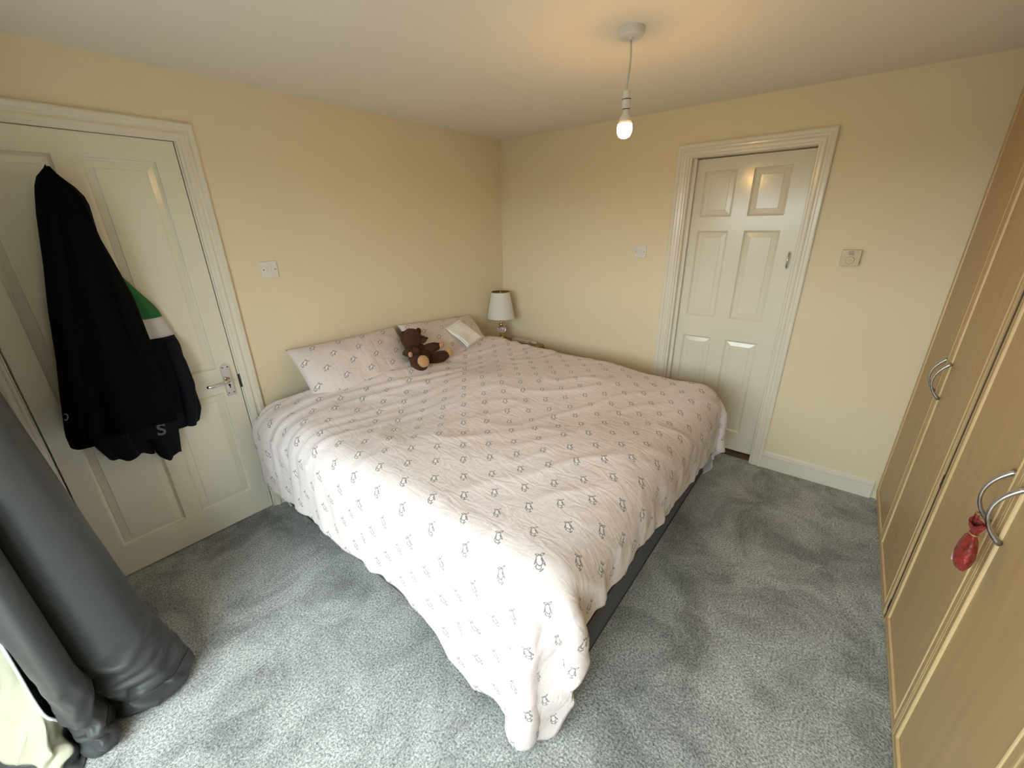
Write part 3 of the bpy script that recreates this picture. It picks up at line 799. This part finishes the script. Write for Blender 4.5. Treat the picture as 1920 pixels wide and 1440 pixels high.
# ---- folded white cotton on the second pillow
def folded_cloth():
    A_, B_, C_ = surf2(.15, .35, .012), surf2(.62, .55, .012), surf2(.55, -.2, .012)
    nrm = (B_-A_).cross(C_-A_).normalized()
    if nrm.y > 0: nrm = -nrm
    def hit(x, y, off):
        d = Vector(FW + RT*(x-960)/FPX + UP*(720-y)/FPX); c = Vector(CAM)
        return c+d*(((A_+nrm*off-c).dot(nrm))/d.dot(nrm))
    root = tag(empty('folded_cloth', A_), 'folded white cotton cloth lying on the right pillow', 'cloth')
    lay = (((862, 599), (836, 615), (877, 651), (905, 632), .006), ((863, 602), (841, 617), (879, 647), (903, 631), .013))
    for c00, c10, c11, c01, off in lay:
        n = 20; P_ = np.zeros((n, n, 3)); K = [hit(*c, off) for c in (c00, c10, c11, c01)]
        for i in range(n):
            for j in range(n):
                u, v = i/(n-1), j/(n-1)
                w = K[0]*(1-u)*(1-v)+K[1]*u*(1-v)+K[2]*u*v+K[3]*(1-u)*v
                P_[i, j] = w+nrm*(.003*math.sin(u*5+v*3)+.004*math.sin(v*7-u*3)*u)
        o = link('cloth_layer', grid_mesh('cloth_layer', P_), 'tissue', None, True)
        md = o.modifiers.new('thickness', 'SOLIDIFY'); md.thickness = .006; md.offset = 0
        keep_world(o, root)
folded_cloth()

# ------------------------------------------------------------------ teddy bear
TO = Vector((-1.30, -.335, .735))
td = tag(empty('teddy_bear', TO), 'dark brown teddy bear with tan paw pads sitting between the pillows', 'teddy bear')
def blob(name, c, r, m, rot=(0, 0, 0), seed=0.0, seg=28, rings=18, fn=None, lump=.06):
    bm = bmesh.new(); bmesh.ops.create_uvsphere(bm, u_segments=seg, v_segments=rings, radius=1.0)
    E_ = Matrix.Rotation(rot[2], 3, 'Z')@Matrix.Rotation(rot[1], 3, 'Y')@Matrix.Rotation(rot[0], 3, 'X')
    for v in bm.verts:
        p = v.co.copy()
        if fn: p = fn(p)
        p *= 1+lump*noise.noise(p*2.2+Vector((seed, seed, seed)))
        v.co = TO+Vector(c)+E_@Vector((p.x*r[0], p.y*r[1], p.z*r[2]))
    o = obj(name, bm, m, None, True); keep_world(o, td); return o
pear = lambda p: Vector((p.x*(1-.22*p.z), p.y*(1-.22*p.z), p.z))
blob('torso', (.005, .03, .045), (.078, .068, .090), 'teddy', (-.25, 0, 0), 1, fn=pear)
head = blob('head', (-.034, .050, .172), (.074, .068, .068), 'teddy', (0, 0, .2), 2)
blob('muzzle', (.022, .010, .158), (.034, .032, .028), 'teddy', (0, 0, -.5), 3)
blob('nose', (.046, -.016, .166), (.011, .009, .008), 'teddy_nose', (0, 0, 0), 3, 12, 8)
blob('ear', (.036, .055, .205), (.026, .013, .026), 'teddy', (0, .3, .2), 4, 16, 12)
blob('ear', (-.088, .062, .205), (.024, .013, .026), 'teddy', (0, -.3, 0), 5, 16, 12)
arm = lambda p: Vector((p.x, p.y*(1-.18*p.x), p.z*(1-.18*p.x)))
blob('arm', (-.088, -.005, .098), (.060, .030, .032), 'teddy', (0, .12, 2.4), 6, fn=arm)
blob('arm', (.098, .000, .086), (.078, .032, .034), 'teddy', (0, -.05, -.22), 7, fn=arm)
blob('paw_pad', (-.125, -.045, .098), (.026, .014, .018), 'teddy_pad', (0, .25, .75), 8, 16, 10, lump=.02)
blob('paw_pad', (.158, -.030, .092), (.020, .014, .024), 'teddy_pad', (.2, .35, -.1), 9, 16, 10, lump=.02)
blob('leg', (-.072, -.055, .028), (.056, .082, .056), 'teddy', (.0, 0, -.35), 10)
blob('foot_pad', (-.090, -.126, .058), (.040, .016, .040), 'teddy_pad', (-.42, 0, -.25), 11, 20, 12, lump=.02)
blob('leg', (.115, -.035, .014), (.092, .045, .044), 'teddy', (0, -.08, -.12), 12)
blob('foot_pad', (.196, -.052, .036), (.016, .030, .040), 'teddy_pad', (0, -.15, .35), 13, 18, 12, lump=.02)

# ------------------------------------------------------------------ nightstand, lamp and small things
ns = tag(empty('nightstand', (-.205, -.25, 0)), 'low wooden nightstand in the corner behind the bed', 'nightstand')
keep_world(box('top', -.340, -.005, -.470, -.020, .568, .590, 'oak', None, .004), ns)
keep_world(box('body', -.326, -.015, -.455, -.030, .06, .566, 'oak', None, .003), ns)
for z0, z1 in ((.075, .30), (.312, .555)):
    d = keep_world(box('drawer', -.340, -.327, -.447, -.038, z0, z1, 'oak', None, .002), ns)
    k = obj('knob', lathe_bm([(.005, -.339), (.005, -.344), (.010, -.348), (.009, -.352)], 16, 'X', (0, -.242, (z0+z1)/2)), 'brass', None, True); k.parent = d
for lx in (-.31, -.03):
    for ly in (-.44, -.045):
        keep_world(box('foot', lx-.015, lx+.015, ly-.015, ly+.015, 0, .062, 'oak'), ns)
LX, LY, LZ = -.212, -.140, .590
lp = tag(empty('table_lamp', (LX, LY, LZ)), 'brass and glass table lamp with a white tapered shade in the corner', 'lamp')
def lpart(name, prof, m, smooth=True, caps=True): return keep_world(obj(name, lathe_bm([(r, h+LZ) for r, h in prof], 32, 'Z', (LX, LY, 0), caps=caps), m, None, smooth), lp)
lpart('base', [(.052, 0), (.052, .008), (.046, .014), (.030, .020), (.016, .028), (.012, .040)], 'brass')
lpart('stem', [(.011, .040), (.018, .048), (.020, .056), (.014, .066), (.009, .076), (.013, .084), (.017, .092), (.011, .100)], 'brass')
lpart('glass_ball', [(.004, .098), (.022, .104), (.036, .118), (.041, .134), (.037, .150), (.024, .164), (.006, .170)], 'crystal')
lpart('neck', [(.012, .168), (.020, .176), (.022, .184), (.013, .196), (.009, .210), (.012, .222), (.009, .235), (.009, .300)], 'brass')
sh = keep_world(obj('shade', lathe_bm([(.124, .245+LZ), (.081, .475+LZ)], 48, 'Z', (LX, LY, 0), caps=False), 'shade', None, True), lp)
lin = keep_world(obj('shade_lining', lathe_bm([(.1225, .246+LZ), (.0795, .474+LZ)], 48, 'Z', (LX, LY, 0), caps=False), 'shade_in', None, True), lp)
bm = lathe_bm([(.0815, .472+LZ), (.0822, .4755+LZ), (.0785, .4755+LZ), (.0785, .472+LZ), (.0815, .472+LZ)], 48, 'Z', (LX, LY, 0), caps=False)
keep_world(obj('shade_rim', bm, 'shade_in'), lp)
for k in range(3):
    a = k*2*math.pi/3+.4
    keep_world(obj('shade_spoke', tube_bm([(LX, LY, LZ+.44), (LX+.078*math.cos(a), LY+.078*math.sin(a), LZ+.472)], .0018, 6), 'brass'), lp)
keep_world(obj('finial', lathe_bm([(.004, .44+LZ), (.006, .465+LZ), (.003, .482+LZ)], 12, 'Z', (LX, LY, 0)), 'brass', None, True), lp)
bs = tag(empty('white_box', (-.045, -.235, .590)), 'flat white plastic box on the nightstand beside the lamp', 'box')
keep_world(box('box_body', -.085, -.012, -.335, -.150, .590, .606, 'plastic', None, .004), bs)
keep_world(box('box_lid', -.082, -.015, -.332, -.153, .6062, .612, 'plastic', None, .002), bs)
bm = bmesh.new(); bmesh.ops.create_uvsphere(bm, u_segments=20, v_segments=12, radius=1)
for v in bm.verts: v.co = Vector((v.co.x*.024-.060, v.co.y*.030-.395, v.co.z*.014+.6045))
eb = tag(empty('earbud_case', (-.060, -.395, .590)), 'small rounded white case at the nightstand edge', 'case')
keep_world(obj('case_body', bm, 'plastic', None, True), eb)
keep_world(obj('strap', tube_bm([(-.050+.020*math.cos(a), -.388+.026*math.sin(a), .594+.018*max(0, math.sin(a))) for a in np.linspace(0, math.pi*1.3, 14)], .0022, 6), 'plastic', None, True), eb)

# ------------------------------------------------------------------ coats on the door
def loft(name, secs, m, parent, smooth=True, flip=False):
    bm = bmesh.new(); rings = [[bm.verts.new(p) for p in s] for s in secs]
    n = len(rings[0])
    for a, b in zip(rings, rings[1:]):
        for i in range(n): bm.faces.new((a[i], a[(i+1) % n], b[(i+1) % n], b[i]))
    bm.faces.new(rings[0]); bm.faces.new(rings[-1])
    return keep_world(obj(name, bm, m, None, smooth), parent)
def interp(tab, z):
    zs = [t[0] for t in tab]; 
    return [float(np.interp(z, zs, [t[k] for t in tab])) for k in range(1, len(tab[0]))]
def garment(name, tab, z0, z1, m, parent, n=56, rows=34, nf=4, seed=0.0, back=-.012, amp=.16, hem=None, tilt=0.0):
    """tab rows (z ascending): z, x_left, x_right, depth"""
    secs = []
    for k in range(rows):
        t = k/(rows-1); z = z0+(z1-z0)*t
        xl, xr, dp = interp(tab, z)
        sec = []
        for i in range(n):
            a = math.pi*2*i/n
            s = math.cos(a); 
            x = (xl+xr)/2+(xr-xl)/2*s
            if math.sin(a) >= 0:
                f = max(0, 1-abs(s)**2.6)**.5
                fold = 1+amp*math.sin(s*nf*2+seed+z*1.3)+.5*amp*math.sin(s*nf*4.3+seed*2-z*2.0)
                y = back-dp*f*fold
            else:
                y = back+.004*0
            zz = z+(tilt*s if hem is None else 0)
            if hem and k == 0: zz = z+hem(s)
            sec.append((x, y, zz))
        secs.append(sec)
    return loft(name, secs, m, parent)
def PX(x, y, Y=-.15):
    q = px(x, y, 1, Y); return q[0], q[2]
# black fleece jacket in front
cz = PX(85, 312)
jk = tag(empty('black_jacket', (-2.80, -.02, .80)), 'long black jacket hanging from the hook on the white door', 'jacket')
L_ = [(85, 311), (72, 322), (66, 345), (70, 400), (84, 500), (92, 580), (108, 680), (114, 740), (122, 800), (125, 824)]
R_ = [(88, 311), (110, 325), (150, 352), (170, 376), (188, 440), (226, 505), (258, 565), (282, 628), (311, 700), (338, 770), (344, 800)]
lz = sorted([(PX(*q)[1], PX(*q)[0]) for q in L_]); rz = sorted([(PX(*q)[1], PX(*q)[0]) for q in R_])
zt_, zb_ = lz[-1][0], .79
tab = []
for z in np.linspace(zb_, zt_, 40):
    xl = float(np.interp(z, [a for a, b in lz], [b for a, b in lz])); xr = float(np.interp(z, [a for a, b in rz], [b for a, b in rz]))
    tab.append((z, xl, max(xr, xl+.012), .055+.055*float(sstep(1.85, 1.55, z))+.03*float(sstep(1.3, .9, z))))
garment('jacket_body', tab, zb_, zt_, 'black_cloth', jk, nf=4, seed=.4, back=-.098, hem=lambda s: .02*math.sin(s*3+2)+.03*max(0, s))
# sleeve fold and front edge as ridges down the jacket
def ridge(name, pts, rad, m, parent):
    return keep_world(obj(name, tube_bm(pts, rad, 10, None, .7), m, None, True), parent)
def coat_pts(lst, Y): return [tuple(px(x, y, 1, Y)) for x, y in lst]
ridge('sleeve', coat_pts([(100, 370), (108, 450), (118, 560), (133, 680), (146, 760), (153, 822)], -.178), [.012, .030, .042, .042, .040, .036], 'black_cloth', jk)
ridge('front_edge', coat_pts([(150, 370), (190, 470), (225, 560), (255, 650), (285, 740), (300, 790)], -.192), [.008, .018, .022, .022, .020, .016], 'black_cloth', jk)
ridge('hanging_loop', coat_pts([(82, 318), (85, 309), (90, 318)], -.065), .004, 'black_cloth', jk)
ringp = [tuple(px(123+4*math.cos(a), 782+6*math.sin(a), 1, -.225)) for a in np.linspace(-2.2, 2.2, 14)]
o = keep_world(obj('emblem', tube_bm(ringp, .0022, 6), 'grey_print'), jk)

# green, white and navy jacket behind it
tj = tag(empty('sports_jacket', (-2.66, -.02, .62)), 'navy sports jacket with green and white sleeve under the black jacket', 'jacket')
Lt = [(150, 380), (175, 480), (180, 600), (180, 700), (180, 800), (190, 840), (212, 868)]
Rt = [(165, 385), (186, 460), (222, 508), (262, 545), (300, 578), (322, 612), (345, 648), (356, 690), (372, 730), (385, 768), (380, 800), (366, 822)]
YT = -.075
lz = sorted([(PX(*q, YT)[1], PX(*q, YT)[0]) for q in Lt]); rz = sorted([(PX(*q, YT)[1], PX(*q, YT)[0]) for q in Rt])
def ttab(z):
    xl = float(np.interp(z, [a for a, b in lz], [b for a, b in lz])); xr = float(np.interp(z, [a for a, b in rz], [b for a, b in rz]))
    return (z, xl, max(xr, xl+.02), .05+.03*float(sstep(1.2, .9, z)))
tabT = [ttab(z) for z in np.linspace(.55, 1.75, 60)]
def gpart(name, z0, z1, m, rows, **k): return garment(name, tabT, z0, z1, m, tj, nf=3, seed=1.1, back=-.012, rows=rows, amp=.10, tilt=.0, **k)
zg = PX(295, 597, YT)[1]; zw = PX(305, 634, YT)[1]
gpart('green_panel', zg, 1.70, 'green_cloth', 18)['label'] = 'green shoulder panel'
gpart('white_band', zw, zg, 'white_cloth', 8)['label'] = 'white sleeve band'
gpart('jacket_body', .70, zw, 'navy_cloth', 24)
# navy sleeve, hem and cuffs
ridge('sleeve', coat_pts([(318, 640), (336, 680), (350, 720), (356, 765), (358, 796)], -.075), [.028, .040, .045, .042, .032], 'navy_cloth', tj)
hA = px(212, 868, 1, -.07); hB = px(292, 842, 1, -.07); hC = px(297, 842, 1, -.07); hD = px(346, 850, 1, -.07)
tA = [(hA[2]-.01, hA[0], hB[0], .055), (.72, -2.925, -2.735, .07), (.80, -2.93, -2.73, .07)]
garment('hem', tA, hA[2]-.01, .79, 'navy_cloth', tj, nf=3, seed=.7, back=-.014, rows=14, amp=.16, hem=lambda s: .012*math.sin(s*5)-.012*s)
tB = [(hD[2]+.005, hC[0], hD[0], .060), (.70, hC[0]-.03, hD[0]+.02, .075), (.80, -2.80, -2.58, .08)]
garment('cuff', tB, hD[2]+.005, .79, 'navy_cloth', tj, nf=2, seed=2.7, back=-.014, rows=14, amp=.14, hem=lambda s: .010*math.sin(s*4)+.004*s)
# grey S-shaped logo low on the sleeve
txt = bpy.data.curves.new('logo', 'FONT'); txt.body = 'S'; txt.size = .078; txt.extrude = .0008; txt.offset = .0012; txt.align_x = 'CENTER'
to = bpy.data.objects.new('logo_tmp', txt); COL.objects.link(to)
bpy.context.view_layer.update()
me = bpy.data.meshes.new_from_object(to); bpy.data.objects.remove(to)
lg = link('logo', me, 'grey_print', tj); lp_ = px(304, 815, 1, -.108)
lg.matrix_parent_inverse = Matrix.Translation(tj.location).inverted()
lg.matrix_world = Matrix.Translation(lp_)@Matrix.Rotation(math.radians(90), 4, 'X')@Matrix.Rotation(math.radians(-8), 4, 'Z')
arc = [tuple(px(x, y, 1, -.108)) for x, y in ((291, 800), (294, 793), (300, 791), (305, 795), (309, 792))]
keep_world(obj('logo', tube_bm(arc, .004, 6, None, .3), 'grey_print'), tj)

# ------------------------------------------------------------------ curtain by the window
cu = tag(empty('curtain', (-3.22, -.6, 0)), 'long grey satin curtain pooling on the carpet by the window', 'curtain')
# plan of the hem on the floor (from behind to the leading edge) and of the heading at the rail
hem_plan = [(-3.40, -.20), (-3.22, -.26), (-3.10, -.36), (-3.24, -.44), (-3.06, -.53), (-2.985, -.66), (-2.958, -.75), (-3.005, -.850), (-3.10, -.860),
            (-3.175, -.80), (-3.205, -.74), (-3.190, -.81), (-3.200, -.895), (-3.245, -.90), (-3.275, -.80), (-3.30, -.66), (-3.36, -.62), (-3.41, -.70), (-3.46, -.66)]
top_plan = [(-3.42, -.30), (-3.30, -.34), (-3.22, -.40), (-3.33, -.45), (-3.24, -.50), (-3.19, -.55), (-3.165, -.60), (-3.18, -.655), (-3.215, -.67),
            (-3.245, -.66), (-3.265, -.64), (-3.245, -.68), (-3.24, -.73), (-3.26, -.77), (-3.31, -.76), (-3.34, -.70), (-3.37, -.68), (-3.40, -.73), (-3.44, -.74)]
def catmull(pts, n):
    pts = np.array(pts); m = len(pts)
    t = np.linspace(0, m-1-1e-6, n); i = t.astype(int); f = (t-i)[:, None]
    p0 = pts[np.maximum(i-1, 0)]; p1 = pts[i]; p2 = pts[np.minimum(i+1, m-1)]; p3 = pts[np.minimum(i+2, m-1)]
    return .5*((2*p1)+(-p0+p2)*f+(2*p0-5*p1+4*p2-p3)*f**2+(-p0+3*p1-3*p2+p3)*f**3)
NC, NZ = 220, 90
A = catmull(hem_plan, NC); B = catmull(top_plan, NC)
zs = np.concatenate([np.linspace(0, .35, 45), np.linspace(.36, 2.2, NZ-45)])
Pc = np.zeros((NC, NZ, 3))
for j, z in enumerate(zs):
    k = (z/2.2)
    w = 1-(1-k)**1.25 if k < 1 else 1.0
    w = min(1, k**.85)
    XY = A*(1-w)+B*w
    Pc[:, j, :2] = XY; Pc[:, j, 2] = z+.004
# crumpled break where the cloth meets the carpet
for i in range(NC):
    for j in range(NZ):
        z = Pc[i, j, 2]
        if z < .34:
            s = i/NC
            k = (1-z/.34)
            q = Vector((Pc[i, j, 0]*9, Pc[i, j, 1]*9, z*12))
            Pc[i, j, 0] += .034*k*(1-2.4*abs(noise.noise(q*.8)))*min(1, z/.03)+.03*math.sin(math.pi*min(1, z/.16))*k*noise.noise(Vector((s*9, z*5, 4)))
            Pc[i, j, 1] += (.030*k*noise.noise(q+Vector((5, 3, 1)))-.045*k*max(0, 1-2.6*abs(noise.noise(Vector((s*14+z*9, z*15-s*8, 2))))))*min(1, z/.03)
hemj = int(np.argmin(abs(zs-.075)))
me = grid_mesh('curtain_cloth', Pc[:, hemj:])
o = link('curtain_cloth', me, 'curtain', None, True); o.modifiers.new('thickness', 'SOLIDIFY').thickness = .003; keep_world(o, cu)
Ph = Pc[:, :hemj+1].copy()
me = grid_mesh('curtain_hem', Ph)
o = link('curtain_hem', me, 'curtain', None, True); o.modifiers.new('thickness', 'SOLIDIFY').thickness = .005; keep_world(o, cu); o['label'] = 'stitched grey hem of the curtain'
o = keep_world(obj('hem_stitch', tube_bm([tuple(p) for p in Pc[::2, hemj]], .0016, 5), 'curtain', None, True), cu)
# leading edge turned outwards: the cream lining shows
top_edge = [tuple(px(x, y, 0, X)) for x, y, X in ((152, 1352, -3.262), (128, 1356, -3.272), (104, 1350, -3.285), (84, 1342, -3.298), (62, 1312, -3.305), (35, 1265, -3.31), (0, 1206, -3.315), (-18, 1176, -3.32))]
bot_edge = [tuple(px(x, y, 2, .006)) for x, y in ((156, 1440), (128, 1449), (100, 1456), (70, 1462), (35, 1466), (0, 1470), (-18, 1474))]
TE = catmull(top_edge, 60); BE = catmull(bot_edge, 60)
nl = 34; Pl = np.zeros((60, nl, 3))
for i in range(60):
    for j in range(nl):
        t = j/(nl-1)
        p = TE[i]*(1-t)+BE[i]*t
        bul = math.sin(math.pi*t)
        p = p+np.array([.03*bul*noise.noise(Vector((i*.12, t*3, 1))), -.035*bul*(.6+noise.noise(Vector((i*.10, t*2.5, 6)))), .01*bul*noise.noise(Vector((i*.2, t*5, 2)))])
        p[2] = max(p[2], .004)
        Pl[i, j] = p
me = grid_mesh('lining', Pl[11:, :27]); o = link('lining', me, 'lining', None, True); keep_world(o, cu); o['label'] = 'cream lining of the turned-back edge'
o.modifiers.new('thickness', 'SOLIDIFY').thickness = .003
me = grid_mesh('hem_return', Pl[:12, :]); o = link('hem_return', me, 'curtain', None, True); keep_world(o, cu); o.modifiers.new('thickness', 'SOLIDIFY').thickness = .003
me = grid_mesh('side_return', Pl[11:, 26:]); o = link('side_return', me, 'curtain', None, True); keep_world(o, cu); o.modifiers.new('thickness', 'SOLIDIFY').thickness = .003
keep_world(obj('white_edge', tube_bm([tuple(p) for p in Pl[8:, 0]], .0045, 6), 'white_edge', None, True), cu)
# rail
rl = tag(box('curtain_rail', -3.36, -3.20, -3.0, -.28, 2.205, 2.225, 'upvc'), 'white curtain rail above the window', 'rail')
